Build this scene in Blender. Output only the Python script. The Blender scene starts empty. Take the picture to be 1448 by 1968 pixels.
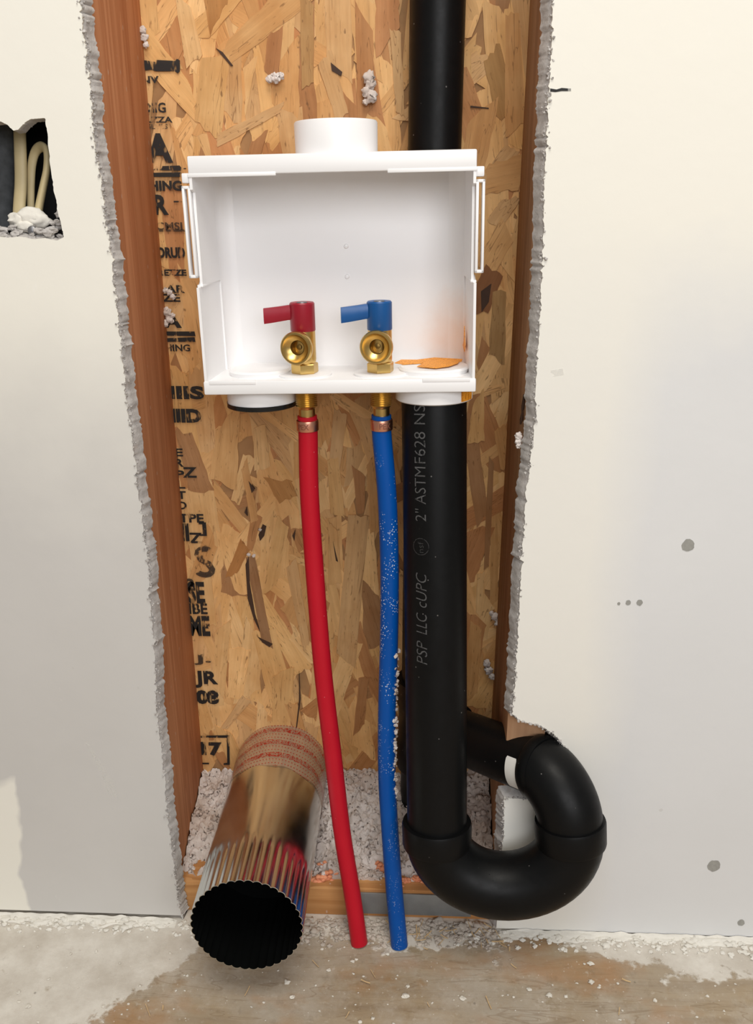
import bpy, bmesh, math, random
from mathutils import Vector, Matrix, noise
from mathutils.geometry import tessellate_polygon
random.seed(11)
R = math.radians
SC = bpy.context.scene
COL = SC.collection

# ------------------------------------------------------------------ camera, world, lights, exposure
F, CAM_H, PITCH, YAW = 1680.0, 0.74, 20.4, 2.4
cam = bpy.data.cameras.new('camera')
cam.sensor_fit = 'VERTICAL'; cam.sensor_height = 24.0; cam.lens = 24.0 * F / 1968.0
cam.clip_start = 0.01
cam_o = bpy.data.objects.new('camera', cam); COL.objects.link(cam_o)
cam_o.location = (0, 0, CAM_H)
cam_o.rotation_euler = (R(90 - PITCH), 0, R(YAW))
SC.camera = cam_o

w = bpy.data.worlds.new('room_light'); SC.world = w; w.use_nodes = True
bg = w.node_tree.nodes['Background']
bg.inputs[0].default_value = (1.0, 0.965, 0.91, 1); bg.inputs[1].default_value = 0.215

def area(name, loc, target, size, energy, color):
    l = bpy.data.lights.new(name, 'AREA'); l.shape = 'RECTANGLE'
    l.size, l.size_y = size; l.energy = energy; l.color = color
    o = bpy.data.objects.new(name, l); COL.objects.link(o); o.location = loc
    o.rotation_euler = (Vector(target) - Vector(loc)).to_track_quat('-Z', 'Y').to_euler()
    return o
area('ceiling_light', (0.12, -0.15, 2.25), (0.0, 0.55, 0.6), (1.0, 0.8), 21.5, (1.0, 0.95, 0.86))
area('window_light', (0.50, -1.55, 1.45), (-0.05, 0.8, 0.75), (1.6, 1.1), 30, (0.98, 0.98, 1.0))
SC.view_settings.view_transform = 'Standard'
SC.view_settings.look = 'None'
SC.view_settings.gamma = 1.0
SC.view_settings.use_curve_mapping = False
SC.view_settings.exposure = 0.05

# measured points of the photograph -> places on a plane of known depth
_t, _p = R(PITCH), R(YAW)
_fw = Vector((-math.sin(_p) * math.cos(_t), math.cos(_p) * math.cos(_t), -math.sin(_t)))
_rt = Vector((math.cos(_p), math.sin(_p), 0)); _up = _rt.cross(_fw)
CAM = Vector((0, 0, CAM_H))
def ray(u, v): return _fw + _rt * ((u - 724) / F) - _up * ((v - 984) / F)
def at(u, v, Y):
    d = ray(u, v); return CAM + d * (Y / d.y)
def on_z(u, v, z=0.0):
    d = ray(u, v); return CAM + d * ((z - CAM_H) / d.z)

# ------------------------------------------------------------------ helpers
def tag(o, label=None, cat=None, group=None, kind=None):
    if label: o['label'] = label
    if cat: o['category'] = cat
    if group: o['group'] = group
    if kind: o['kind'] = kind
    return o
def empty(name, M, label, cat, group=None):
    o = bpy.data.objects.new(name, None); COL.objects.link(o)
    o.empty_display_size = 0.02
    o.matrix_world = M if isinstance(M, Matrix) else Matrix.Translation(M)
    return tag(o, label, cat, group)

class MB:
    def __init__(s): s.v = []; s.f = []; s.mi = []; s.uv = None
    def add(s, vs, fs, mi=0):
        n = len(s.v); s.v += [Vector(x) for x in vs]
        s.f += [tuple(i + n for i in f) for f in fs]; s.mi += [mi] * len(fs)
        return s
    def box(s, a, b, bev=0.0, mi=0, M=None):
        bm = bmesh.new(); bmesh.ops.create_cube(bm, size=1.0)
        a, b = Vector(a), Vector(b)
        for q in bm.verts:
            q.co = Vector([(a[i] + b[i]) / 2 + q.co[i] * (b[i] - a[i]) for i in range(3)])
        if bev: bmesh.ops.bevel(bm, geom=bm.edges[:], offset=bev, segments=2, affect='EDGES', profile=0.5)
        bm.verts.index_update()
        vs = [(M @ q.co) if M else q.co.copy() for q in bm.verts]
        fs = [[q.index for q in f.verts] for f in bm.faces]; bm.free()
        return s.add(vs, fs, mi)
    def lathe(s, prof, seg=32, M=None, mi=0, rfun=None):
        M = M or Matrix(); vs = []; fs = []
        n = len(prof)
        for j in range(seg):
            a = 2 * math.pi * j / seg
            for r, z in prof:
                rr = rfun(r, z, a) if rfun else r
                vs.append(M @ Vector((rr * math.cos(a), rr * math.sin(a), z)))
        for j in range(seg):
            k = (j + 1) % seg
            for i in range(n - 1): fs.append((j * n + i, k * n + i, k * n + i + 1, j * n + i + 1))
        return s.add(vs, fs, mi)
    def tube(s, pts, rad, seg=20, caps=True, mi=0, flat=1.0):
        pts = [Vector(p) for p in pts]; n = len(pts)
        rad = rad if isinstance(rad, (list, tuple)) else [rad] * n
        T = [(pts[min(i + 1, n - 1)] - pts[max(i - 1, 0)]).normalized() for i in range(n)]
        ref = Vector((0, 1, 0)) if abs(T[0].y) < 0.9 else Vector((1, 0, 0))
        N = (ref - T[0] * ref.dot(T[0])).normalized(); vs = []; fs = []
        for i in range(n):
            N = (N - T[i] * N.dot(T[i])).normalized(); B = T[i].cross(N)
            for j in range(seg):
                a = 2 * math.pi * j / seg
                vs.append(pts[i] + (N * math.cos(a) * flat + B * math.sin(a)) * rad[i])
        for i in range(n - 1):
            for j in range(seg):
                k = (j + 1) % seg
                fs.append((i * seg + j, i * seg + k, (i + 1) * seg + k, (i + 1) * seg + j))
        if caps: fs += [tuple(range(seg))[::-1], tuple(range((n - 1) * seg, n * seg))]
        return s.add(vs, fs, mi)
    def blob(s, c, r, sub=1, amp=0.45, sq=(1, 1, 1), mi=0, fr=1.6):
        vs, fs = ICO[sub]; o = Vector((random.uniform(-50, 50), random.uniform(-50, 50), random.uniform(-50, 50)))
        return s.add([Vector(c) + Vector([q[i] * sq[i] for i in range(3)]) * r * (1 + amp * noise.noise(q * fr + o) * 1.6) for q in vs], fs, mi)
    def prism(s, poly, y0, y1, mi=0, M=None, holes=()):
        """poly in x,z; extruded along y"""
        loops = [list(poly)] + [list(h) for h in holes]
        flat = [p for l in loops for p in l]; n = len(flat)
        tris = tessellate_polygon([[Vector((p[0], p[1], 0)) for p in l] for l in loops])
        vs = [Vector((p[0], y0, p[1])) for p in flat] + [Vector((p[0], y1, p[1])) for p in flat]
        if M: vs = [M @ q for q in vs]
        fs = [tuple(t) for t in tris] + [tuple(i + n for i in t[::-1]) for t in tris]
        b = 0
        for l in loops:
            m = len(l)
            for i in range(m):
                j = (i + 1) % m; fs.append((b + i, b + j, n + b + j, n + b + i))
            b += m
        return s.add(vs, fs, mi)
    def build(s, name, mats, parent=None, smooth=None, world=False):
        me = bpy.data.meshes.new(name); me.from_pydata([tuple(q) for q in s.v], [], s.f)
        for m in (mats if isinstance(mats, (list, tuple)) else [mats]): me.materials.append(m)
        me.polygons.foreach_set('material_index', s.mi)
        bm = bmesh.new(); bm.from_mesh(me); bmesh.ops.recalc_face_normals(bm, faces=bm.faces[:]); bm.to_mesh(me); bm.free()
        if smooth is not None:
            me.polygons.foreach_set('use_smooth', [True] * len(me.polygons)); me.set_sharp_from_angle(angle=R(smooth))
        me.update()
        o = bpy.data.objects.new(name, me); COL.objects.link(o)
        if parent:
            o.parent = parent
            if world: o.matrix_parent_inverse = world_of(parent).inverted()
        return o
def world_of(o):
    m = o.matrix_basis.copy()
    if o.parent: m = world_of(o.parent) @ o.matrix_parent_inverse @ m
    return m
def _ico(sub):
    bm = bmesh.new(); bmesh.ops.create_icosphere(bm, subdivisions=sub, radius=1)
    bm.verts.index_update(); r = ([q.co.copy() for q in bm.verts], [tuple(q.index for q in f.verts) for f in bm.faces]); bm.free(); return r
ICO = {i: _ico(i) for i in (1, 2, 3)}

def smooth_path(pts, k=8):
    pts = [Vector(p) for p in pts]; out = []
    for i in range(len(pts) - 1):
        a = pts[max(i - 1, 0)]; b = pts[i]; c = pts[i + 1]; d = pts[min(i + 2, len(pts) - 1)]
        for j in range(k):
            t = j / k
            out.append(0.5 * ((2 * b) + (c - a) * t + (2 * a - 5 * b + 4 * c - d) * t * t + (3 * b - a - 3 * c + d) * t ** 3))
    return out + [pts[-1]]
def axis_matrix(o, z, x=(1, 0, 0)):
    z = Vector(z).normalized(); x = Vector(x); x = (x - z * x.dot(z)).normalized(); y = z.cross(x)
    return Matrix(((x.x, y.x, z.x, o[0]), (x.y, y.y, z.y, o[1]), (x.z, y.z, z.z, o[2]), (0, 0, 0, 1)))
def text_geo(txt, shear=0.0, bold=0.0):
    c = bpy.data.curves.new('lettering', 'FONT'); c.body = txt; c.shear = shear; c.offset = bold; c.resolution_u = 3
    o = bpy.data.objects.new('lettering', c); COL.objects.link(o)
    dg = bpy.context.evaluated_depsgraph_get(); me = bpy.data.meshes.new_from_object(o.evaluated_get(dg))
    vs = [q.co.copy() for q in me.vertices]; fs = [tuple(p.vertices) for p in me.polygons]
    bpy.data.objects.remove(o); bpy.data.curves.remove(c); bpy.data.meshes.remove(me)
    x0 = min(q.x for q in vs); x1 = max(q.x for q in vs); y0 = min(q.y for q in vs); y1 = max(q.y for q in vs)
    return [((q.x - x0) / (x1 - x0), (q.y - y0) / (y1 - y0)) for q in vs], fs

# ------------------------------------------------------------------ materials
class NT:
    def __init__(s, name):
        s.m = bpy.data.materials.new(name); s.m.use_nodes = True; s.t = s.m.node_tree
        s.b = s.t.nodes['Principled BSDF']
    def n(s, typ, **kw):
        q = s.t.nodes.new(typ)
        for k, v in kw.items():
            if k[0] == 'i': s.set(q.inputs[int(k[1:])], v)
            else: setattr(q, k, v)
        return q
    def set(s, inp, v):
        if isinstance(v, bpy.types.NodeSocket): s.t.links.new(v, inp)
        elif isinstance(v, bpy.types.Node): s.t.links.new(v.outputs[0], inp)
        else: inp.default_value = v
    def bs(s, name, v): s.set(s.b.inputs[name], v)
    def coord(s, out='Object', scale=(1, 1, 1), loc=(0, 0, 0)):
        tc = s.n('ShaderNodeTexCoord'); mp = s.n('ShaderNodeMapping'); s.set(mp.inputs[0], tc.outputs[out])
        mp.inputs['Scale'].default_value = scale; mp.inputs['Location'].default_value = loc
        return mp.outputs[0]
    def noise(s, vec, scale, detail=4, rough=0.55, dist=0.0):
        q = s.n('ShaderNodeTexNoise'); s.set(q.inputs['Vector'], vec); q.inputs['Scale'].default_value = scale
        q.inputs['Detail'].default_value = detail; q.inputs['Roughness'].default_value = rough; q.inputs['Distortion'].default_value = dist
        return q.outputs[0]
    def voro(s, vec, scale, feature='F1'):
        q = s.n('ShaderNodeTexVoronoi'); q.feature = feature; s.set(q.inputs['Vector'], vec); q.inputs['Scale'].default_value = scale
        return q.outputs['Distance']
    def step(s, x, a, b, lo=0.0, hi=1.0):
        q = s.n('ShaderNodeMapRange'); s.set(q.inputs[0], x); q.inputs[1].default_value = a; q.inputs[2].default_value = b
        q.inputs[3].default_value = lo; q.inputs[4].default_value = hi; return q.outputs[0]
    def math(s, op, a, b=0.0):
        q = s.n('ShaderNodeMath', operation=op); s.set(q.inputs[0], a); s.set(q.inputs[1], b); return q.outputs[0]
    def mix(s, f, a, b, mode='MIX'):
        q = s.n('ShaderNodeMix', data_type='RGBA', blend_type=mode)
        s.set(q.inputs[0], f)
        for i, v in ((6, a), (7, b)):
            s.set(q.inputs[i], tuple(v) + (1,) if isinstance(v, (tuple, list)) and len(v) == 3 else v)
        return q.outputs[2]
    def sep(s, vec):
        q = s.n('ShaderNodeSeparateXYZ'); s.set(q.inputs[0], vec); return q.outputs
    def bump(s, h, strength=0.3, dist=0.001):
        q = s.n('ShaderNodeBump'); q.inputs['Strength'].default_value = strength; q.inputs['Distance'].default_value = dist
        s.set(q.inputs['Height'], h); s.bs('Normal', q.outputs[0])

def lin(r, g, b): return tuple(((c / 255) / 12.92 if c / 255 <= 0.04045 else ((c / 255 + 0.055) / 1.055) ** 2.4) for c in (r, g, b))
def plain(name, col, rough=0.5, metal=0.0, var=0.12, sc=60, bump=0.0, spec=None):
    k = NT(name); c = k.coord(); f = k.noise(c, sc)
    k.bs('Base Color', k.mix(f, tuple(x * (1 - var) for x in col), tuple(min(1, x * (1 + var)) for x in col)))
    k.bs('Roughness', rough); k.bs('Metallic', metal)
    if spec is not None: k.bs('Specular IOR Level', spec)
    if bump: k.bump(k.noise(c, sc * 4), bump, 0.0005)
    return k.m

def mat_strand():
    k = NT('wood_strands'); a = k.n('ShaderNodeAttribute', attribute_name='tint')
    uv = k.n('ShaderNodeUVMap', uv_map='grain').outputs[0]
    mp = k.n('ShaderNodeMapping'); k.set(mp.inputs[0], uv); mp.inputs['Scale'].default_value = (9, 260, 1)
    g = k.noise(mp.outputs[0], 1.0, 5, 0.65, 0.6)
    mp2 = k.n('ShaderNodeMapping'); k.set(mp2.inputs[0], uv); mp2.inputs['Scale'].default_value = (30, 60, 1)
    bl = k.noise(mp2.outputs[0], 1.0, 3, 0.6)
    col = k.mix(k.step(g, 0.32, 0.72), (0.94, 0.90, 0.84), (1.16, 1.14, 1.10))
    c = k.mix(1.0, a.outputs['Color'], col, 'MULTIPLY')
    c = k.mix(k.step(bl, 0.30, 0.70, 0.0, 1.0), k.mix(1.0, c, (0.88, 0.82, 0.74), 'MULTIPLY'), c)
    mp3 = k.n('ShaderNodeMapping'); k.set(mp3.inputs[0], uv); mp3.inputs['Scale'].default_value = (90, 420, 1)
    sp = k.noise(mp3.outputs[0], 1.0, 2, 0.5)
    c = k.mix(k.step(sp, 0.66, 0.74, 0, 0.6), c, (0.16, 0.07, 0.02))
    oc = k.coord(); big = k.noise(oc, 13, 3, 0.6); fine = k.noise(k.coord(scale=(1, 1, .45)), 240, 2, 0.5)
    c = k.mix(k.step(big, 0.40, 0.68, 0, 0.6), c, k.mix(1.0, c, (0.80, 0.64, 0.46), 'MULTIPLY'))
    mp4 = k.n('ShaderNodeMapping'); k.set(mp4.inputs[0], uv); mp4.inputs['Scale'].default_value = (13, 150, 1)
    cr = k.noise(mp4.outputs[0], 1.0, 2, 0.5, 1.0)
    c = k.mix(k.step(k.math('ABSOLUTE', k.math('SUBTRACT', cr, 0.62)), 0.012, 0.004, 0, 0.55), c, (0.17, 0.075, 0.025))
    c = k.mix(k.step(fine, 0.69, 0.76, 0, 0.6), c, (0.14, 0.065, 0.025))
    k.bs('Base Color', c); k.bs('Roughness', 0.62); k.bs('Specular IOR Level', 0.3)
    k.bump(g, 0.2, 0.0004); return k.m
def mat_wood(name, dark, light, axis='z', red=None):
    k = NT(name)
    scl = {'z': (70, 70, 2.6), 'x': (2.6, 70, 70)}[axis]
    c = k.coord(scale=scl); g = k.noise(c, 1.0, 6, 0.6, 0.9)
    c2 = k.coord(scale=tuple(x * 0.22 for x in scl)); g2 = k.noise(c2, 1.0, 3, 0.5, 1.2)
    wv = k.math('FRACT', k.math('MULTIPLY', g2, 7.0))
    col = k.mix(k.step(g, 0.3, 0.72), dark, light)
    col = k.mix(k.step(wv, 0.55, 0.95, 0, 0.5), col, red or dark)
    sp = k.voro(k.coord(scale=(1, 1, .45)), 85)
    col = k.mix(k.step(sp, 0.10, 0.05, 0, 0.75), col, (0.62, 0.45, 0.36))
    k.bs('Base Color', col); k.bs('Roughness', 0.8); k.bs('Specular IOR Level', 0.08)
    k.bump(g, 0.5, 0.0008); return k.m
def mat_board(name, right):
    """painted gypsum board: cream tone turning to a greyer tone lower down, with noisy edges"""
    k = NT(name); c = k.coord(); x, y, z = k.sep(c)
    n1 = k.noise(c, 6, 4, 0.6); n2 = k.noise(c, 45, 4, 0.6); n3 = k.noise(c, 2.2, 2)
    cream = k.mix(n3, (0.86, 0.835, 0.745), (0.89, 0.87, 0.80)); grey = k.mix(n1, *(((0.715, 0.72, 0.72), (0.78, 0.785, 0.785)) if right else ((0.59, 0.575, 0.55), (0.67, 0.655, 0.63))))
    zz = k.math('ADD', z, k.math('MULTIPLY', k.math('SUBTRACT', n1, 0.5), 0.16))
    if right:
        xx = k.math('ADD', x, k.math('MULTIPLY', k.math('SUBTRACT', n1, 0.5), 0.05))
        m = k.math('MULTIPLY', k.step(zz, 0.72, 0.60), k.step(xx, 0.165, 0.215, 0.25, 1.0))
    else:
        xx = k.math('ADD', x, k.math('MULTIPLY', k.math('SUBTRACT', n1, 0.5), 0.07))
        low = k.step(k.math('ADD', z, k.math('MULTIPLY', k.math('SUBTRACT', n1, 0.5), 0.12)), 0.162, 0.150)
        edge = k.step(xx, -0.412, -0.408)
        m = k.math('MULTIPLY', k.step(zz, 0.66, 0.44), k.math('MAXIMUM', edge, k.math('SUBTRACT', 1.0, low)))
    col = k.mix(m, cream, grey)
    sc = k.noise(k.coord(scale=(1, 1, .35)), 38, 5, 0.7)
    col = k.mix(k.step(sc, 0.70, 0.80, 0, 0.35), col, (0.92, 0.90, 0.86))
    v = k.voro(c, 17); n5 = k.noise(c, 120, 3)
    col = k.mix(k.step(k.math('ADD', v, k.math('MULTIPLY', n5, 0.05)), 0.055, 0.045, 0, 0.35), col, (0.55, 0.53, 0.50))
    k.bs('Base Color', col); k.bs('Roughness', 0.75); k.bs('Specular IOR Level', 0.2)
    k.bump(k.math('ADD', n2, k.math('MULTIPLY', n1, 2.0)), 0.12, 0.002); return k.m
def mat_gypsum():
    k = NT('torn_gypsum'); c = k.coord(); n = k.noise(c, 140, 5, 0.7); n2 = k.noise(c, 45, 3)
    col = k.mix(k.step(n, 0.3, 0.7), (0.40, 0.375, 0.355), (0.58, 0.555, 0.53))
    col = k.mix(k.step(n2, 0.60, 0.75, 0, 0.5), col, (0.34, 0.27, 0.22))
    k.bs('Base Color', col); k.bs('Roughness', 0.95); k.bs('Specular IOR Level', 0.1); k.bump(n, 0.6, 0.0015); return k.m
def mat_floor():
    k = NT('dusty_subfloor'); c = k.coord(); x, y, z = k.sep(c)
    n1 = k.noise(c, 9, 5, 0.62); n2 = k.noise(k.coord(scale=(6, 70, 1)), 1.0, 5, 0.65, 0.6); n3 = k.noise(c, 60, 4, 0.7); n4 = k.noise(c, 24, 5, 0.65)
    wood = k.mix(k.step(n2, 0.3, 0.7), (0.28, 0.20, 0.12), (0.43, 0.33, 0.21))
    wood = k.mix(k.step(n1, 0.35, 0.66), wood, (0.42, 0.36, 0.285))
    wood = k.mix(k.step(k.noise(k.coord(loc=(5, 2, 0)), 16, 6, 0.72), 0.46, 0.66, 0, 0.6), wood, (0.52, 0.46, 0.385))
    wood = k.mix(k.step(n4, 0.60, 0.72, 0, 0.65), wood, (0.33, 0.20, 0.09))
    ln = k.noise(k.coord(scale=(5, 34, 1), loc=(2, 7, 0)), 1.0, 3, 0.55, 1.4)
    wood = k.mix(k.step(k.math('ABSOLUTE', k.math('SUBTRACT', ln, 0.5)), 0.010, 0.003, 0, 0.35), wood, (0.20, 0.13, 0.07))
    wood = k.mix(k.step(k.noise(k.coord(loc=(0.4, 1.9, 0), scale=(1, 1.6, 1)), 7.5, 4, 0.6), 0.52, 0.66, 0, 0.65), wood, (0.40, 0.22, 0.105))
    wood = k.mix(k.step(n3, 0.56, 0.72, 0, 0.35), wood, (0.20, 0.15, 0.10))
    wood = k.mix(k.step(k.noise(c, 150, 3, 0.6), 0.60, 0.72, 0, 0.4), wood, (0.60, 0.54, 0.46))
    # plaster skim left behind by the wall finishers
    yy = k.math('ADD', y, k.math('MULTIPLY', k.math('SUBTRACT', n1, 0.5), 0.20))
    yy = k.math('ADD', yy, k.math('MULTIPLY', k.math('SUBTRACT', n4, 0.5), 0.09))
    lx = k.step(x, -0.18, -0.32); rx = k.step(x, 0.10, 0.30)
    edge = k.math('ADD', yy, k.math('ADD', k.math('MULTIPLY', lx, 0.115), k.math('MULTIPLY', rx, 0.028)))
    m = k.step(edge, 0.698, 0.706)
    pl = k.mix(k.step(n4, 0.35, 0.65), (0.56, 0.51, 0.44), (0.72, 0.68, 0.61))
    pl = k.mix(k.step(n3, 0.62, 0.74, 0, 0.5), pl, (0.45, 0.40, 0.35))
    col = k.mix(k.math('MULTIPLY', m, k.step(n3, 0.15, 0.4, 0.75, 1.0)), wood, pl)
    v = k.voro(c, 31); col = k.mix(k.step(v, 0.055, 0.035, 0, 0.5), col, (0.12, 0.10, 0.08))
    st = k.noise(k.coord(loc=(1.3, 4.1, 0)), 21, 5, 0.7); col = k.mix(k.step(st, 0.63, 0.72, 0, 0.7), col, (0.26, 0.19, 0.10))
    col = k.mix(k.step(k.voro(k.coord(loc=(3, 1, 0)), 110), 0.08, 0.05, 0, 0.6), col, (0.74, 0.70, 0.62))
    k.bs('Base Color', col); k.bs('Roughness', 0.85); k.bs('Specular IOR Level', 0.2)
    k.bump(k.math('ADD', k.math('MULTIPLY', m, 1.5), n3), 0.5, 0.0015); return k.m
def mat_insul():
    k = NT('loose_insulation'); c = k.coord(); n = k.noise(c, 70, 5, 0.7); n2 = k.noise(c, 260, 2, 0.5); n3 = k.noise(c, 18, 3)
    col = k.mix(k.step(n, 0.3, 0.7), (0.58, 0.51, 0.465), (0.80, 0.745, 0.71))
    col = k.mix(k.step(n3, 0.45, 0.65, 0, 0.4), col, (0.40, 0.27, 0.18))
    col = k.mix(k.step(n2, 0.62, 0.67, 0, 0.85), col, (0.09, 0.07, 0.06))
    k.bs('Base Color', col); k.bs('Roughness', 1.0); k.bs('Specular IOR Level', 0.0); k.bump(n2, 0.35, 0.001); return k.m
def mat_white_plastic():
    k = NT('white_plastic'); c = k.coord(); x, y, z = k.sep(c); n = k.noise(c, 45, 4, 0.6); n2 = k.noise(c, 14, 2)
    col = k.mix(n2, (0.90, 0.895, 0.90), (0.93, 0.925, 0.93))
    # faint orange overspray of pipe primer near the drain socket
    q = k.n('ShaderNodeVectorMath', operation='DISTANCE'); k.set(q.inputs[0], c); q.inputs[1].default_value = (0.112, 0.07, 0.030)
    d = k.math('ADD', q.outputs['Value'], k.math('MULTIPLY', k.math('SUBTRACT', n, 0.5), 0.03))
    col = k.mix(k.step(d, 0.048, 0.010, 0, 0.42), col, (0.85, 0.40, 0.15))
    k.bs('Base Color', col); k.bs('Roughness', 0.38); k.bs('Subsurface Weight', 0.0); k.bump(n2, 0.06, 0.002); return k.m
def mat_abs():
    k = NT('black_abs_plastic'); c = k.coord(); n = k.noise(c, 90, 5, 0.7); n2 = k.noise(k.coord(scale=(1, 1, .15)), 160, 3)
    col = k.mix(k.step(n, 0.68, 0.80, 0, 0.35), (0.0045, 0.0047, 0.005), (0.035, 0.035, 0.035))
    v = k.voro(c, 75); col = k.mix(k.step(v, 0.055, 0.04, 0, 0.6), col, (0.22, 0.21, 0.20))
    k.bs('Base Color', col); k.bs('Roughness', k.step(n, 0.3, 0.7, 0.34, 0.48)); k.bs('Specular IOR Level', 0.17); k.bump(n2, 0.05, 0.0006); return k.m
def mat_pex(name, a, b, dust):
    k = NT(name); c = k.coord(); x, y, z = k.sep(c); n = k.noise(c, 25, 3)
    col = k.mix(n, a, b)
    if dust:
        v = k.voro(c, 460); n2 = k.noise(k.coord(scale=(1, 1, .5)), 60, 3, 0.6); z1 = k.math('MULTIPLY', k.step(z, 0.53, 0.47), k.step(z, 0.20, 0.30, 0.35, 1))
        sp = k.math('MULTIPLY', k.step(v, 0.30, 0.22), k.math('MULTIPLY', k.step(n2, 0.52, 0.60), z1))
        col = k.mix(k.math('MULTIPLY', sp, 0.85), col, (0.72, 0.75, 0.80))
    else:
        v = k.voro(c, 120); col = k.mix(k.step(v, 0.06, 0.04, 0, 0.4), col, (0.75, 0.4, 0.4))
    k.bs('Base Color', col); k.bs('Roughness', 0.40); k.bs('Specular IOR Level', 0.22); return k.m
def mat_zinc():
    k = NT('galvanised_sheet'); c = k.coord(); n = k.noise(c, 30, 4); n2 = k.noise(c, 8, 2)
    k.bs('Base Color', k.mix(n, (0.66, 0.69, 0.68), (0.80, 0.82, 0.80))); k.bs('Metallic', 1.0)
    k.bs('Roughness', k.step(n, 0.3, 0.7, 0.13, 0.27)); k.bump(n2, 0.12, 0.004); return k.m
def mat_tape():
    k = NT('printed_clear_tape'); uv = k.n('ShaderNodeUVMap', uv_map='wrap').outputs[0]; u, v, _ = k.sep(uv)
    mp = k.n('ShaderNodeMapping'); k.set(mp.inputs[0], uv); mp.inputs['Scale'].default_value = (95, 30, 1)
    n = k.noise(mp.outputs[0], 1.0, 1, 0.4)
    row = k.math('ABSOLUTE', k.math('SUBTRACT', k.math('FRACT', k.math('MULTIPLY', v, 3.4)), 0.5))
    let = k.math('MULTIPLY', k.step(row, 0.20, 0.17), k.step(k.math('ABSOLUTE', k.math('SUBTRACT', n, 0.5)), 0.075, 0.055))
    dotu = k.math('ABSOLUTE', k.math('SUBTRACT', k.math('FRACT', k.math('MULTIPLY', u, 70)), 0.5))
    dotv = k.math('ABSOLUTE', k.math('SUBTRACT', row, 0.36))
    dots = k.math('MULTIPLY', k.step(dotu, 0.22, 0.18), k.step(dotv, 0.035, 0.025))
    m = k.math('MAXIMUM', let, dots)
    k.bs('Base Color', k.mix(m, (0.66, 0.47, 0.34), (0.42, 0.025, 0.015))); k.bs('Roughness', 0.22)
    k.bs('Alpha', k.step(m, 0, 1, 0.50, 0.95)); k.bs('Metallic', 0.15); return k.m
def mat_ink(name, col, lo, hi, sc=90):
    k = NT(name); c = k.coord(); n = k.noise(c, sc, 4, 0.6); n2 = k.noise(k.coord(scale=(1, 1, .3)), sc * 2.2, 2)
    k.bs('Base Color', col); k.bs('Roughness', 0.7)
    k.bs('Alpha', k.math('MULTIPLY', k.step(n, lo, lo + 0.05, 0, hi), k.step(n2, 0.36, 0.42, 0.25, 1.0))); return k.m
def mat_orange():
    k = NT('orange_printed_paper'); c = k.coord(scale=(1, 1, 1)); x, y, z = k.sep(c)
    n = k.noise(k.coord(scale=(900, 500, 500)), 1.0, 1)
    row = k.math('ABSOLUTE', k.math('SUBTRACT', k.math('FRACT', k.math('MULTIPLY', y, 260)), 0.5))
    m = k.math('MULTIPLY', k.step(row, 0.28, 0.22), k.step(n, 0.48, 0.52))
    k.bs('Base Color', k.mix(k.math('MULTIPLY', m, 0.6), (0.90, 0.36, 0.03), (0.40, 0.10, 0.0))); k.bs('Roughness', 0.5); return k.m

M_STRAND = mat_strand()
M_OSB = plain('strand_board_core', (0.36, 0.19, 0.075), 0.75, var=0.35, sc=50, bump=0.4)
M_STUD = mat_wood('reddish_stud_wood', (0.50, 0.215, 0.100), (0.70, 0.345, 0.18), 'z', (0.44, 0.17, 0.076))
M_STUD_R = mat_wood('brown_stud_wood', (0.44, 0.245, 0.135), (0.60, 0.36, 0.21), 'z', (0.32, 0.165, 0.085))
M_PLATE = mat_wood('orange_plate_wood', (0.44, 0.20, 0.07), (0.66, 0.36, 0.15), 'x', (0.36, 0.15, 0.05))
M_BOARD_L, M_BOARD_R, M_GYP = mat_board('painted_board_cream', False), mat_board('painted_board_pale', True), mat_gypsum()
M_FLOOR, M_INS, M_WHITE, M_ABS = mat_floor(), mat_insul(), mat_white_plastic(), mat_abs()
M_RED = mat_pex('red_tubing', (0.46, 0.006, 0.018), (0.54, 0.010, 0.026), False)
M_BLUE = mat_pex('blue_tubing', (0.0, 0.062, 0.31), (0.002, 0.085, 0.37), True)
M_RHAND = plain('red_handle_plastic', (0.31, 0.007, 0.022), 0.36, var=0.1)
M_BHAND = plain('blue_handle_plastic', (0.004, 0.085, 0.29), 0.36, var=0.1)
M_BRASS = plain('brass', (0.72, 0.49, 0.17), 0.30, 1.0, var=0.12, sc=90)
M_BRASS_D = plain('dark_brass_bore', (0.30, 0.19, 0.06), 0.45, 1.0, var=0.2, sc=200)
M_COPPER = plain('copper_ring', (0.86, 0.42, 0.29), 0.32, 1.0, var=0.1)
M_STAMP = plain('stamped_letters', (0.22, 0.07, 0.04), 0.6)
M_ZINC, M_TAPE = mat_zinc(), mat_tape()
M_BLACK = plain('black_duct_inside', (0.0025, 0.0028, 0.0027), 0.95, var=0.3, spec=0.05)
M_INK = mat_ink('black_stamp_ink', (0.012, 0.010, 0.009, 1), 0.31, 0.98)
M_INK_F = mat_ink('faded_stamp_ink', (0.03, 0.022, 0.016, 1), 0.42, 0.8)
M_PRINT = mat_ink('grey_pipe_print', (0.17, 0.17, 0.17, 1), 0.24, 0.50, 200)
M_PRINT_F = mat_ink('faint_pipe_print', (0.12, 0.12, 0.12, 1), 0.34, 0.30, 260)
M_MARK = plain('black_marker', (0.015, 0.014, 0.014), 0.7)
M_SPOT = plain('grey_screw_spot', (0.34, 0.335, 0.31), 0.85, var=0.2, sc=300)
M_CABLE = plain('cream_cable_jacket', (0.60, 0.49, 0.27), 0.5, var=0.14, sc=80)
M_DUSTY = plain('dusty_dark_plastic', (0.055, 0.06, 0.065), 0.8, var=0.8, sc=120)
M_EBOX = plain('dark_box_plastic', (0.012, 0.011, 0.011), 0.8)
M_MUD = plain('white_plaster', (0.78, 0.75, 0.68), 0.9, var=0.12, sc=90, bump=0.6)
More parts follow.
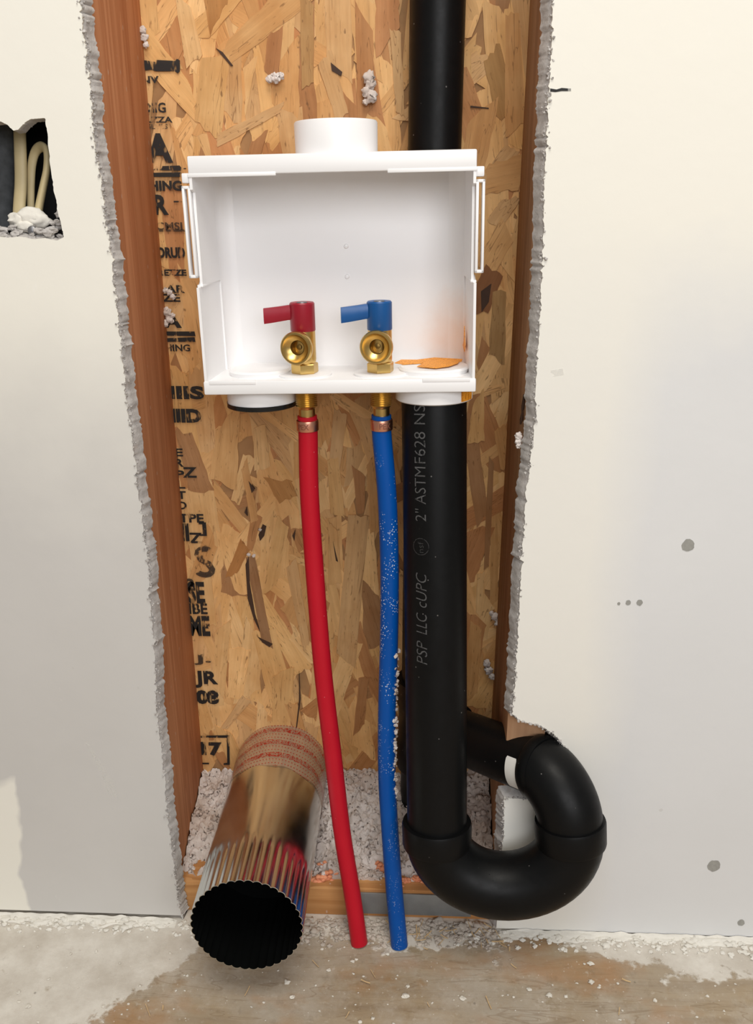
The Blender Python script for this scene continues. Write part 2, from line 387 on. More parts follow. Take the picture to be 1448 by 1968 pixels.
M_PLUG = plain('metal_screw', (0.25, 0.25, 0.26), 0.45, 0.8)
M_FOAM = plain('orange_expanding_foam', (0.84, 0.34, 0.18), 0.75, var=0.15, sc=150, bump=0.5)
M_STEEL = plain('grey_steel_plate', (0.30, 0.31, 0.31), 0.55, 0.6, var=0.2, sc=60, bump=0.2)
M_ORANGE = mat_orange()
M_LABEL = plain('white_label', (0.80, 0.79, 0.75), 0.6, var=0.05)
M_CRUMB = plain('plaster_crumb', (0.72, 0.68, 0.60), 0.9, var=0.2, sc=200)
M_DUST = plain('grey_brown_dust', (0.50, 0.44, 0.375), 0.95, var=0.45, sc=90)
M_STRAW = plain('wood_shaving', (0.60, 0.42, 0.22), 0.8, var=0.2, sc=200)
M_SCRAPE = mat_ink('white_scrape', (0.86, 0.85, 0.81, 1), 0.42, 0.5, 260)
M_VOID = plain('gap_shade_and_splinter', (0.05, 0.022, 0.010), 0.7, var=0.4)  # colour for the painted shade of board gaps and for the splinters
M_PRIMER = plain('black_solvent_cement', (0.008, 0.008, 0.008), 0.25)

# ------------------------------------------------------------------ the setting
Y_OSB, Y_STUD, Y_BOARD = 0.873, 0.733, 0.720
XL, XR = -0.246, 0.097            # faces of the two studs
TOP = 2.2
fl = MB().box((-1.6, -2.2, -0.04), (1.6, 0.95, 0.0)).build('floor', M_FLOOR); tag(fl, 'dusty brown subfloor smeared with white plaster', kind='structure')
osb = MB().box((-1.3, Y_OSB, 0.0), (1.3, Y_OSB + 0.012, TOP)).build('wall_back', M_OSB)
tag(osb, 'tan strand board sheathing at the back of the open wall cavity', kind='structure')

# wood strands pressed into the sheathing
TAN = [(0.70, 0.45, 0.21), (0.65, 0.40, 0.18), (0.74, 0.50, 0.25), (0.60, 0.35, 0.15), (0.68, 0.43, 0.19), (0.62, 0.40, 0.20)]
BRN = [(0.47, 0.24, 0.10), (0.43, 0.22, 0.095), (0.50, 0.25, 0.11), (0.38, 0.21, 0.10)]
def strand_poly(L, W):
    """irregular flake, long along local x"""
    n = 7; top = []; bot = []
    sk0, sk1 = random.uniform(-.5, .5) * W, random.uniform(-.5, .5) * W
    tp0, tp1 = random.uniform(.55, 1), random.uniform(.45, 1)
    for i in range(n + 1):
        t = i / n; ww = W / 2 * (tp0 + (tp1 - tp0) * t) * random.uniform(.90, 1.06)
        sk = sk0 * (1 - t) ** 3; sk_ = sk1 * t ** 3
        top.append((-L / 2 + L * t + sk + sk_ + random.uniform(-.015, .015) * L, ww))
        bot.append((-L / 2 + L * t - sk - sk_ + random.uniform(-.015, .015) * L, -ww))
    def end(a, b):      # splintered end
        return [(a[0] + (b[0] - a[0]) * t + random.uniform(-.10, .10) * W, a[1] + (b[1] - a[1]) * t) for t in (.2, .4, .6, .8)]
    return top + end(top[-1], bot[-1]) + bot[::-1] + end(bot[0], top[0])
def add_strand(store, cx, cz, L, W, ang, off, col, poly=None):
    poly = poly or strand_poly(L, W); ca, sa = math.cos(ang), math.sin(ang)
    store.append(dict(p=[(cx + x * ca - y * sa, cz + x * sa + y * ca) for x, y in poly], uv=poly, off=off, col=col, area=L * W, cz=cz, cx=cx))
strands = []
for i in range(760):                                    # field
    r = random.random()
    if r < .72: L, W, a = random.uniform(.05, .13), random.uniform(.015, .040), R(90 + random.gauss(0, 14))
    else: L, W, a = random.uniform(.04, .10), random.uniform(.012, .034), R(random.uniform(20, 160))
    col = random.choice(TAN) if random.random() < .80 else random.choice(BRN)
    k = random.uniform(.98, 1.20); col = tuple(c * k for c in col)
    add_strand(strands, random.uniform(XL - .01, XR + .01), random.uniform(.03, 1.0), L, W, a, 0.0004 + 0.0000016 * i, col)
def px_strand(u0, v0, u1, v1, wpx, col, off, taper=None):
    a, b = at(u0, v0, Y_OSB), at(u1, v1, Y_OSB); L = math.hypot(b.x - a.x, b.z - a.z); W = wpx / 2.0 * .001 * 1.02
    add_strand(strands, (a.x + b.x) / 2, (a.z + b.z) / 2, L, W, math.atan2(b.z - a.z, b.x - a.x), off, col)
key = [ # the strands one notices first
 (585, -20, 430, 110, 62, TAN[1]), (590, 0, 592, 165, 25, (0.47, .29, .125)), (700, 30, 705, 225, 48, BRN[0]), (745, -10, 745, 85, 56, BRN[2]),
 (415, -30, 420, 40, 60, (.50, .27, .10)), (352, 0, 375, 120, 34, TAN[2]), (530, 60, 522, 150, 30, (.46, .24, .11)), (625, 110, 660, 230, 46, TAN[5]),
 (415, 110, 400, 250, 62, TAN[4]), (500, 260, 480, 330, 40, BRN[1]), (545, 205, 420, 270, 24, TAN[5]), (760, 60, 770, 220, 30, TAN[5]),
 (945, 100, 975, 230, 58, (.44, .26, .10)), (985, 30, 990, 250, 40, TAN[3]), (985, 285, 930, 360, 34, TAN[5]), (935, 345, 1005, 330, 62, TAN[3]), (985, 380, 950, 430, 40, TAN[5]),
 (975, 440, 930, 520, 46, TAN[1]), (950, 520, 915, 600, 60, (.26, .12, .05)), (960, 560, 955, 690, 44, (.42, .27, .12)), (930, 210, 905, 340, 50, TAN[3]),
 (482, 1070, 515, 1240, 30, (.34, .19, .095)), (472, 1045, 445, 1105, 36, (.44, .21, .07)), (495, 985, 480, 1055, 30, BRN[0]), (470, 890, 490, 1000, 24, TAN[3]),
 (690, 990, 665, 1270, 52, TAN[5]), (690, 905, 695, 985, 30, BRN[1]), (440, 800, 430, 930, 60, TAN[1]), (535, 920, 555, 960, 52, (.50, .27, .10)),
 (545, 1000, 520, 1130, 44, TAN[4]), (560, 1080, 590, 1240, 38, TAN[5]), (430, 1200, 420, 1330, 40, TAN[0]), (545, 1290, 540, 1410, 56, TAN[4]), (475, 1340, 430, 1400, 26, TAN[5]),
 (395, 1110, 410, 1200, 30, TAN[2]), (640, 1010, 645, 1120, 30, TAN[1]), (700, 1300, 690, 1400, 40, BRN[1]), (655, 790, 640, 930, 46, TAN[5]), (715, 880, 720, 1020, 34, TAN[3]),
 (920, 760, 915, 850, 34, TAN[4]), (945, 880, 935, 1090, 20, BRN[3]), (925, 1100, 920, 1180, 26, TAN[2]), (960, 820, 975, 900, 30, TAN[3]), (915, 1200, 905, 1340, 30, TAN[3]),
 (640, 880, 650, 990, 36, TAN[4]), (500, 820, 505, 900, 40, TAN[2]), (620, 1330, 650, 1440, 34, TAN[4]), (560, 1350, 600, 1470, 44, TAN[3]), (430, 1400, 470, 1500, 40, TAN[4]),
]
for i, (u0, v0, u1, v1, wpx, col) in enumerate(key): px_strand(u0, v0, u1, v1, wpx, col, 0.0018 + 0.000012 * i)
def strand_geo(d):
    n = len(d['p']); y1, y0 = Y_OSB + .0002, Y_OSB - d['off']
    y0e = y0
    vs = [(x, y0e, z) for x, z in d['p']] + [(x, y1, z) for x, z in d['p']]
    fs = [tuple(range(n))] + [(i, (i + 1) % n, n + (i + 1) % n, n + i) for i in range(n)]
    return vs, fs
def strand_object(name, ds, parent):
    mb = MB(); cols = []; uvs = []
    for d in ds:
        vs, fs = strand_geo(d); n = len(d['p']); ou, ov = random.uniform(0, 40), random.uniform(0, 40)
        base = [(x + ou, y + ov) for x, y in d['uv']] * 2
        mb.add(vs, fs)
        for f in fs:
            for i in f: uvs.append(base[i]); cols.append(tuple(d['col']) + (1.0,))
    me = bpy.data.meshes.new(name); me.from_pydata([tuple(q) for q in mb.v], [], mb.f); me.materials.append(M_STRAND)
    ca = me.color_attributes.new('tint', 'FLOAT_COLOR', 'CORNER'); uvl = me.uv_layers.new(name='grain')
    for i in range(len(me.loops)): ca.data[i].color = cols[i]; uvl.data[i].uv = uvs[i]
    me.update(); o = bpy.data.objects.new(name, me); COL.objects.link(o); o.parent = parent; return o
vis = sorted(strands, key=lambda d: -d['off'])
for d in vis[:300]: strand_object('wood_strand', [d], osb)
tag(strand_object('wood_strand_bed', vis[300:], osb), kind='stuff')
# thin dark pieces painting the shade in gaps between the flakes
def osb_patch(pts, off=0.0028):
    return [(at(u, v, Y_OSB - off).x, at(u, v, Y_OSB - off).z) for u, v in pts]
for pts in ([(497, 1028), (505, 1008), (512, 1012), (508, 1030), (500, 1040)], [(472, 1085), (478, 1070), (480, 1120), (490, 1180), (500, 1215), (488, 1190), (476, 1150)],
            [(496, 1225), (505, 1235), (518, 1244), (524, 1238), (516, 1234)], [(562, 1030), (568, 1018), (566, 1040)], [(925, 560), (945, 545), (940, 580), (926, 600)],
            [(478, 925), (490, 940), (484, 948)], [(470, 985), (474, 975), (476, 992)], [(636, 120), (658, 138), (656, 146), (638, 136)], [(575, 1290), (578, 1345), (571, 1400), (569, 1398), (575, 1345)],
            [(640, 1040), (650, 1080), (646, 1078)], [(415, 92), (428, 100), (448, 126), (444, 127), (426, 106)], [(905, 203), (940, 207), (940, 209), (905, 206)]):
    p = osb_patch(pts); MB().prism(p, Y_OSB - .0027, Y_OSB - .0001).build('gap_shade', M_VOID, osb)

# stamped lettering on the sheathing, running under the stud
def stamp(txt, u0, v0, u1, v1, mat=M_INK, bold=0.03, name='stamped_lettering', sq=None):
    y = Y_OSB - 0.0031; a, b = at(u0, v1, y), at(u1, v0, y)
    vs, fs = text_geo(txt, 0, bold)
    MB().add([(a.x + x * (b.x - a.x), y + (0), a.z + z * (b.z - a.z)) for x, z in vs], fs).build(name, mat, osb)
def stamp_bar(pts, mat=M_INK):
    y = Y_OSB - 0.0031; p = [at(u, v, y) for u, v in pts]
    MB().add([(q.x, y, q.z) for q in p], [tuple(range(len(p)))]).build('stamped_bar', mat, osb)
stamp_bar([(273, 115), (300, 119), (300, 115), (337, 117), (340, 113), (346, 116), (346, 137), (342, 141), (336, 137), (300, 137), (290, 134), (273, 136)])
stamp('NV', 272, 146, 305, 160); stamp('DIIG', 276, 197, 318, 217); stamp('B.ZZA', 276, 224, 331, 236); stamp('GLUSS', 280, 238, 322, 248, M_INK_F)
stamp('A', 283, 256, 329, 313, bold=0.06); stamp_bar([(288, 320), (345, 318), (349, 322), (349, 328), (288, 327)]); stamp_bar([(288, 332), (350, 331), (350, 340), (290, 340)])
stamp_bar([(353, 323), (358, 323), (358, 325), (353, 325)]); stamp_bar([(334, 386), (350, 386), (350, 389), (334, 389)])
stamp('HING', 288, 347, 349, 367, bold=0.05); stamp('R', 297, 374, 322, 413, bold=0.04); stamp('CMSI', 300, 427, 350, 442, M_INK_F); stamp_bar([(305, 441), (360, 441), (360, 445), (306, 445)], M_INK_F)
stamp('ORUD', 302, 475, 355, 496, bold=0.05); stamp('REZZE', 304, 518, 358, 530, bold=0.05); stamp('LAR', 308, 548, 355, 563); stamp('ZE', 312, 565, 346, 580)
stamp('A', 314, 604, 348, 630, bold=0.06); stamp_bar([(316, 637), (374, 637), (376, 646), (317, 645)]); stamp_bar([(316, 650), (374, 648), (376, 657), (320, 657)]); stamp('HING', 318, 662, 365, 675)
stamp('IIIS', 326, 742, 391, 767, bold=0.05); stamp('IIID', 330, 786, 386, 812, bold=0.06)
for i, (tx, v) in enumerate((('E', 862), ('R', 882), ('P', 904), ('L', 924), ('T', 944), ('D', 964))): stamp(tx, 336 + i * 1.5, v, 351 + i * 1.5, v + 15)
stamp('Z', 352, 898, 378, 918); stamp('TPE', 345, 988, 391, 1004); stamp('II', 349, 1006, 362, 1040, bold=0.05); stamp(']', 384, 1004, 396, 1030); stamp('Z', 364, 1024, 388, 1044)
stamp('S', 377, 1050, 411, 1110, M_INK_F, 0.02); stamp('2', 358, 1112, 374, 1135, M_INK_F); stamp('SE', 362, 1118, 392, 1160, bold=0.04); stamp('IBE', 364, 1160, 398, 1180); stamp('ME', 366, 1184, 402, 1222, bold=0.05)
stamp('J.', 373, 1258, 405, 1278, M_INK_F); stamp('JR', 376, 1290, 418, 1322, bold=0.04); stamp('08', 378, 1327, 420, 1353, bold=0.06)
stamp('17', 388, 1427, 426, 1452, M_INK, 0.06)
stamp_bar([(386, 1414), (441, 1413), (442, 1470), (430, 1470), (430, 1467), (437, 1466), (436, 1418), (386, 1418)]); stamp_bar([(388, 1466), (402, 1466), (402, 1469), (388, 1469)])

# studs and plates
def stud(x0, x1, mat, label):
    o = MB().box((x0, Y_STUD, 0.038), (x1, Y_OSB, TOP), 0.002).build('wall_stud', mat, smooth=40)
    return tag(o, label, 'stud', 'studs of the open cavity')
stud(XL - 0.038, XL, M_STUD, 'reddish brown wooden stud along the left of the open cavity, beside the black stamps')
RS = stud(XR, XR + 0.038, M_STUD_R, 'shaded brown wooden stud along the right of the open cavity, beyond the black pipe')
for u, v, l_ in ((1006, 780, 22), (1003, 806, 16), (987, 1120, 18)):
    MB().tube([at(u + 2, v - l_, Y_STUD + .010), at(u, v, Y_STUD + .012), at(u - 2, v + l_ * .6, Y_STUD + .012)], [.0008, .0016, .0007], 8).build('dark_splinter', M_VOID, RS, 60)
pl = MB().box((-1.0, Y_STUD + .0005, 0.0), (1.0, Y_OSB, 0.0375), 0.0015).build('bottom_plate', M_PLATE, smooth=40)
tag(pl, 'orange wooden bottom plate lying on the floor under the cavity', 'plate')

# gypsum boards with torn edges
def jag(pts, n=5, amp=2.2):
    out = []
    for i in range(len(pts) - 1):
        for j in range(n):
            t = j / n; a = pts[i][0] + (pts[i + 1][0] - pts[i][0]) * t; b = pts[i][1] + (pts[i + 1][1] - pts[i][1]) * t
            w_ = amp * (1.3 * noise.noise(Vector((a * .02, b * .045, 1))) + 1.0 * noise.noise(Vector((a * .1, b * .19, 5))) + random.uniform(-.5, .5) + (random.uniform(-1.6, 1.6) if random.random() < .12 else 0))
            out.append((a + w_, b + random.uniform(-.5, .5)))
    return out + [pts[-1]]
L_EDGE = [(150, -60), (155, 0), (164, 100), (174, 180), (181, 260), (194, 350), (204, 430), (215, 500), (224, 600), (234, 680), (247, 800), (262, 900), (272, 1000), (283, 1080), (289, 1150), (297, 1250), (300, 1330), (305, 1400), (317, 1500), (325, 1600), (338, 1700), (346, 1752), (352, 1768)]
R_EDGE = [(1069, -60), (1065, 0), (1060, 100), (1055, 170), (1052, 250), (1047, 330), (1045, 450), (1042, 520), (1039, 600), (1032, 700), (1030, 800), (1022, 870), (1014, 930), (1007, 1030), (1000, 1130), (995, 1230), (991, 1300), (986, 1372), (1002, 1386), (1040, 1395), (1068, 1413), (1086, 1434), (1094, 1475), (1082, 1525), (1020, 1536), (970, 1534), (968, 1580), (966, 1640), (958, 1720), (955, 1772)]
def xz(pts, y): return [(at(u, v, y).x, at(u, v, y).z) for u, v in pts]
le = xz(jag(L_EDGE, 22, 2.6), Y_BOARD); re = xz(jag(R_EDGE, 18, 2.4), Y_BOARD)
def ext_top(e): return [(e[0][0], TOP)] + e
le, re = ext_top(le), ext_top(re)
le[-1] = (le[-1][0], 0.006); re[-1] = (re[-1][0], 0.003)
HOLE = [(-75, 226), (-30, 236), (0, 233), (14, 240), (27, 251), (36, 249), (46, 236), (58, 229), (72, 228), (87, 227), (90, 250), (95, 300), (101, 350), (107, 385), (113, 415), (119, 440), (123, 456), (108, 463), (85, 458), (60, 460), (40, 455), (15, 457), (-20, 452), (-75, 455)]
hole = xz(jag(HOLE + [HOLE[0]], 7, 1.1)[:-1], Y_BOARD)
def board(name, mat, outline, holes, label):
    o = MB().prism(outline, Y_BOARD, Y_STUD - .0004, holes=holes).build(name, [mat]); return tag(o, label, kind='structure')
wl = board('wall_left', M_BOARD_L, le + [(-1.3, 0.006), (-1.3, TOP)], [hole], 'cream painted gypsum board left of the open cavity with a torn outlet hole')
wr = board('wall_right', M_BOARD_R, re + [(1.3, 0.002), (1.3, TOP)], [], 'pale painted gypsum board right of the open cavity notched around the trap')
def gypsum_rim(e, inward, parent, thick=(0, .0012, .0026, .0038, .0050), jit=.0008, ys=(Y_BOARD + .0008, Y_BOARD + .003, Y_BOARD + .006, Y_BOARD + .0095, Y_STUD - .0006)):
    """crumbled core that stands out from under the torn paper"""
    mb = MB(); vs = []; fs = []; n = len(e); m = len(ys) + 1
    for i in range(n):
        a, b = Vector(e[max(i - 9, 0)]), Vector(e[min(i + 9, n - 1)]); t = (b - a).normalized(); nn = Vector((t.y, -t.x)) * inward
        for j, y in enumerate(ys):
            q = Vector(e[i]) + nn * (thick[j] + (random.uniform(-.2, .2) * jit + jit * 1.3 * noise.noise(Vector((0, e[i][1] * 55, y * 90))) + jit * .9 * noise.noise(Vector((3, e[i][1] * 260, y * 330)))) * (j > 0)) - nn * (.0012 if j == 0 else 0)
            vs.append((q.x, y, max(q.y, .001)))
        q = Vector(e[i]) - nn * .003; vs.append((q.x, ys[-1], max(q.y, .001)))
    for i in range(n - 1):
        for j in range(m): k = (j + 1) % m; fs.append((i * m + j, (i + 1) * m + j, (i + 1) * m + k, i * m + k))
    return mb.add(vs, fs).build('gypsum_core', M_GYP, parent, 80)
gypsum_rim(le[1:], -1, wl); gypsum_rim(re[1:], 1, wr, thick=(0, .0016, .0036, .0054, .0070))
gypsum_rim(hole + [hole[0]], 1 if sum(hole[i - 1][0] * hole[i][1] - hole[i][0] * hole[i - 1][1] for i in range(len(hole))) < 0 else -1, wl, thick=(0, .0005, .001, .0015, .002), jit=.0006)
def fuzz(e, parent, n, sgn, z0=0.02):
    mb = MB()
    for i in range(n):
        k = random.randrange(1, len(e) - 1); x, z = e[k]
        if z > 1.0 or z < z0: continue
        mb.blob((x + sgn * random.gauss(-.0005, .0011), Y_BOARD + random.uniform(-.0012, .004), z + random.uniform(-.001, .001)), random.uniform(.0004, .0011) * (1.5 if random.random() < .08 else 1), 1, .6)
    return tag(mb.build('paper_fuzz', M_GYP, parent), kind='stuff')
fuzz(le, wl, 900, -1); fuzz(re, wr, 900, 1)

# marks on the boards
def disc_mark(name, u, v, ru, mat, parent, rv=None):
    p = at(u, v, Y_BOARD); r = ru / 2.2 * .001; n = 18
    pts = [(p.x + math.cos(2 * math.pi * i / n) * r * random.uniform(.88, 1.08), p.z + math.sin(2 * math.pi * i / n) * r * 1.15 * random.uniform(.88, 1.08)) for i in range(n)]
    return MB().prism(pts, Y_BOARD - .00035, Y_BOARD + .001).build(name, mat, parent)
for u, v, r_ in ((1323, 1048, 12), (1373, 1664, 14), (1425, 1773, 8)): disc_mark('screw_spot', u, v, r_, M_SPOT, wr)
for u, v, r_ in ((1208, 1158, 5), (1230, 1158, 6), (1190, 1160, 3)): disc_mark('scuff', u, v, r_, M_SPOT, wr)
for pts in ([(165, 1428), (172, 1432), (192, 1462), (214, 1500), (228, 1534), (220, 1530), (200, 1496), (182, 1462)], [(198, 1490), (206, 1512), (216, 1530), (208, 1524)]):
    MB().prism(xz(pts, Y_BOARD), Y_BOARD - .0002, Y_BOARD + .001).build('white_scrape', M_SCRAPE, wl)
MB().prism(xz([(1058, 712), (1082, 708), (1084, 720), (1060, 724)], Y_BOARD), Y_BOARD - .0002, Y_BOARD + .001).build('white_scrape', M_SCRAPE, wr)
mk = xz([(1058, 170), (1070, 172), (1080, 169), (1092, 170), (1092, 175), (1080, 175), (1068, 177), (1058, 176)], Y_BOARD)
MB().prism(mk, Y_BOARD - .0003, Y_BOARD + .001).build('marker_dash', M_MARK, wr)
MB().prism(xz([(1090, 170), (1098, 170), (1098, 175), (1090, 175)], Y_BOARD), Y_BOARD - .0002, Y_BOARD + .001).build('marker_dash', M_SPOT, wr)

# ------------------------------------------------------------------ inside the outlet hole
c0, c1 = at(-80, 215, .735), at(112, 470, .735)
eb = MB()
x0, x1, z1, z0 = c0.x - .01, XL - .0385, c0.z + .012, c1.z - .012
eb.box((x0, .80, z0), (x1, .803, z1)); eb.box((x0, .7345, z0), (x0 + .003, .80, z1)); eb.box((x1 - .003, .7345, z0), (x1, .80, z1)); eb.box((x0, .7345, z1 - .003), (x1, .80, z1)); eb.box((x0, .7345, z0), (x1, .80, z0 + .003))
tag(eb.build('outlet_box', M_EBOX), 'black recessed outlet box behind the torn hole in the board', 'outlet box')
def cable(pts, label, r=.0052, flat=.55, r1=None):
    P = smooth_path([at(u, v, y) for u, v, y in pts]); n = len(P) - 1; r = [r + ((r1 or r) - r) * i / n for i in range(n + 1)]
    o = MB().tube(P, r, 14, True, 0, flat).build('electrical_cable', M_CABLE, smooth=60)
    return tag(o, label, 'cable', 'cables in the outlet hole')
cable([(37, 226, .765), (39, 290, .762), (40, 350, .758), (37, 400, .752), (36, 446, .748)], 'straight cream flat cable standing in the outlet hole')
cable([(60, 445, .760), (59, 370, .762), (61, 320, .764), (68, 292, .764), (80, 282, .760), (90, 292, .753), (90, 325, .749), (83, 360, .747), (75, 400, .745), (70, 446, .743)], 'looped cream cable bent over inside the outlet hole', .0030, .6, .0058)
t_ = MB().tube([at(6, v, .768) for v in (226, 280, 340, 400, 440)], [.0105, .0105, .0105, .0105, .0105], 16).build('conduit', M_DUSTY, smooth=60)
tag(t_, 'dusty dark grey conduit at the edge of the outlet hole', 'conduit')
mb = MB()
for u, v, y, r_ in ((40, 424, .738, .0085), (60, 416, .738, .009), (75, 424, .737, .007), (48, 434, .734, .006)): mb.blob(at(u, v, y), r_, 3, .25, (1.25, .8, .8))
tag(mb.build('plaster_lump', M_MUD, smooth=50), 'white lump of plaster at the foot of the cables in the hole', 'plaster')
mb = MB()
for i in range(46):
    u = random.uniform(-10, 118); mb.blob(at(u, random.uniform(438, 458) - (0 if u < 90 else random.uniform(0, 45) * (u - 90) / 28), random.uniform(.722, .735)), random.uniform(.001, .0035), 2, .6, (1.3, .8, .8))
tag(mb.build('plaster_rubble', M_GYP), 'crumbled grey gypsum along the bottom of the outlet hole', 'plaster', kind='stuff')
p = at(61, 443, .726); mb = MB().lathe([(0, .001), (.002, .001), (.0035, 0), (.0038, -.002), (0, -.002)], 14, axis_matrix(p, (0, -1, .1)))
tag(mb.build('screw_head', M_PLUG, smooth=40), 'small grey screw below the plaster lump in the outlet hole', 'screw')

# ------------------------------------------------------------------ vent stack behind everything
SX, SY, SR = 0.0165, 0.8455, 0.0238
st = empty('vent_stack', (SX, SY, .04), 'black vertical vent pipe running up behind the white box', 'pipe')
MB().tube([(SX, SY, .0385), (SX, SY, .5), (SX, SY, 1.0), (SX, SY, TOP - .02)], SR, 36).build('pipe', M_ABS, st, 40, True)
TEE = Vector((SX, SY - .004, 0.172))
MB().lathe([(SR, -.055), (SR + .0048, -.055), (SR + .0052, -.020), (SR + .003, -.016), (SR + .003, .024), (SR + .0052, .028), (SR + .0052, .058), (SR, .058)], 36, Matrix.Translation((SX, SY, TEE.z))).build('tee_fitting', M_ABS, st, 40, True)

# ------------------------------------------------------------------ washing machine outlet box
_c = [at(390, 752, .728), at(918, 740, .728), at(360, 305, .732), at(917, 285, .732)]
_b, _u = (_c[0] + _c[1]) / 2, (_c[2] + _c[3]) / 2
BM = axis_matrix(_b, _u - _b, (_c[1] - _c[0]) + (_c[3] - _c[2]))
W2, DP, HT, TH = .1160, .078, (_u - _b).length, .0022
bx = empty('washer_outlet_box', BM, 'white plastic washing machine outlet box fixed in the wall cavity', 'outlet box')
def bpart(name, mb, mat=None, smooth=40, parent=None): return mb.build(name, mat or M_WHITE, parent or bx, smooth)
VRX, VBX = -.0318, .0343
FLZ = .0065     # level of the inner floor
back = bpart('back_panel', MB().box((-W2 + .004, DP - .0025, .004), (W2 - .004, DP, HT - .002), .0008))
for z_, x_ in ((.112, .004), (.086, .004)):
    bpart('nub', MB().lathe([(0, .0022), (.0016, .0018), (.0022, 0)], 14, Matrix.Translation((x_, DP - .0025, z_)) @ Matrix.Rotation(R(90), 4, 'X')), parent=back)
def side(sx):
    # lower half reaches forward, upper half is cut back and flared, with a slotted ear
    prof_low = [(0, .002), (DP, .002), (DP, .090), (.012, .090), (.004, .0845), (0, .0845)]
    prof_up = [(.006, .086), (DP, .086), (DP, HT - .001), (.0, HT - .001), (.0, HT - .024), (.006, HT - .026)]
    mb = MB()
    for pr, xo in ((prof_low, W2 - .0015), (prof_up, W2 - .0030)):
        n = len(pr); x_in, x_out = sx * (xo - TH), sx * xo
        vs = [(x_in - sx * .004 * (y / DP), y, z) for y, z in pr] + [(x_out - sx * .004 * (y / DP), y, z) for y, z in pr]
        tr = tessellate_polygon([[Vector((a, b, 0)) for a, b in pr]])
        mb.add(vs, [tuple(t) for t in tr] + [tuple(i + n for i in t[::-1]) for t in tr] + [(i, (i + 1) % n, n + (i + 1) % n, n + i) for i in range(n)])
    mb.box((min(sx * (W2 - .0062), sx * (W2 - .0012)), .004, .0845), (max(sx * (W2 - .0062), sx * (W2 - .0012)), DP, .0865), .0006)
    s_ = bpart('side_panel', mb, smooth=30)
    e = MB(); a = W2 - .0030; b = W2 + .0042
    for (xa, xb, za, zb) in ((a, a + .0024, .092, .163), (b - .0022, b, .092, .163), (a, b, .092, .0945), (a, b, .1605, .163)):
        e.box((min(sx * xa, sx * xb), .001, za), (max(sx * xa, sx * xb), .010, zb), .0007)
    bpart('slotted_ear', e, parent=s_)
    bpart('tab', MB().box((min(sx * (W2 - .004), sx * (W2 + .0035)), .002, .1650), (max(sx * (W2 - .004), sx * (W2 + .0035)), .014, .1725), .0009), parent=s_)
side(-1); side(1)
for sx in (-1, 1):      # rounded inner corners
    f = MB(); rr = .013; vs = [(sx * (W2 - .0045), DP - .0025 - rr + .001, z) for z in (FLZ, HT - .003)]
    for i in range(9):
        a = math.pi / 2 * i / 8
        vs += [(sx * (W2 - .0085 - rr + rr * math.cos(a)), DP - .0025 - rr + rr * math.sin(a), z) for z in (FLZ, HT - .003)]
    f.add(vs, [(2 * i, 2 * i + 1, 2 * i + 3, 2 * i + 2) for i in range(9)]); f.build('rounded_corner', M_WHITE, back, 60)
tp = MB().box((-W2 + .003, 0, HT - .003), (W2 - .003, DP, HT), .0008); tp.box((-W2 + .0026, -.0005, HT - .0135), (W2 - .0026, .0028, HT + .0008), .0013)
for sx in (-1, 1): tp.box((sx * W2 * .68 - .035, -.0008, HT - .0150), (sx * W2 * .68 + .035, .0012, HT - .0120), .0005)
bpart('top_panel', tp)
bt = MB().box((-W2 + .0015, .002, FLZ - .0028), (W2 - .0015, DP, FLZ), .0006); bt.box((-W2 + .0005, -.0008, -.0045), (W2 - .0005, .0026, FLZ + .0006), .0013)
for sx in (-1, 1): bt.box((sx * W2 * .78 - .020, -.0012, FLZ - .0022), (sx * W2 * .78 + .020, .0008, FLZ + .0010), .0004)
bottom = bpart('bottom_panel', bt)
# collar on top
COLX = .0015
bpart('top_collar', MB().lathe([(.0305, .001), (.0335, .001), (.0338, .0245), (.0330, .0258), (.0302, .0258), (.0298, .001)], 56, Matrix.Translation((COLX, .037, HT))))
# drain sockets under the floor with their knock-out discs above it
DRX, DLX = .0810, -.0730
def socket(x, r, ln):
    bpart('drain_socket', MB().lathe([(r - .003, FLZ - .002), (r, FLZ - .002), (r + .0004, -ln), (r - .0008, -ln - .001), (r - .004, -ln - .001), (r - .004, FLZ - .002)], 48, Matrix.Translation((x, .0385, 0))))
    k = MB().lathe([(r - .0045, FLZ - .001), (r - .0030, FLZ + .0035), (r - .0045, FLZ + .0052), (0, FLZ + .0052)], 48, Matrix.Translation((x, .0385, 0))); return bpart('knockout_disc', k, parent=bottom)
kr = socket(DRX, .0338, .0165); kl = socket(DLX, .0305, .0190)
bpart('cement_ring', MB().lathe([(.0295, -.0185), (.0315, -.0175), (.0315, -.0215), (.029, -.0225), (0, -.0218)], 40, Matrix.Translation((DLX, .0385, 0))), M_PRIMER)
for x in (VRX, VBX):
    bpart('valve_boss', MB().lathe([(.0235, FLZ - .001), (.0235, FLZ + .0016), (.0225, FLZ + .0022), (0, FLZ + .0022)], 40, Matrix.Translation((x, .028, 0))), parent=bottom)
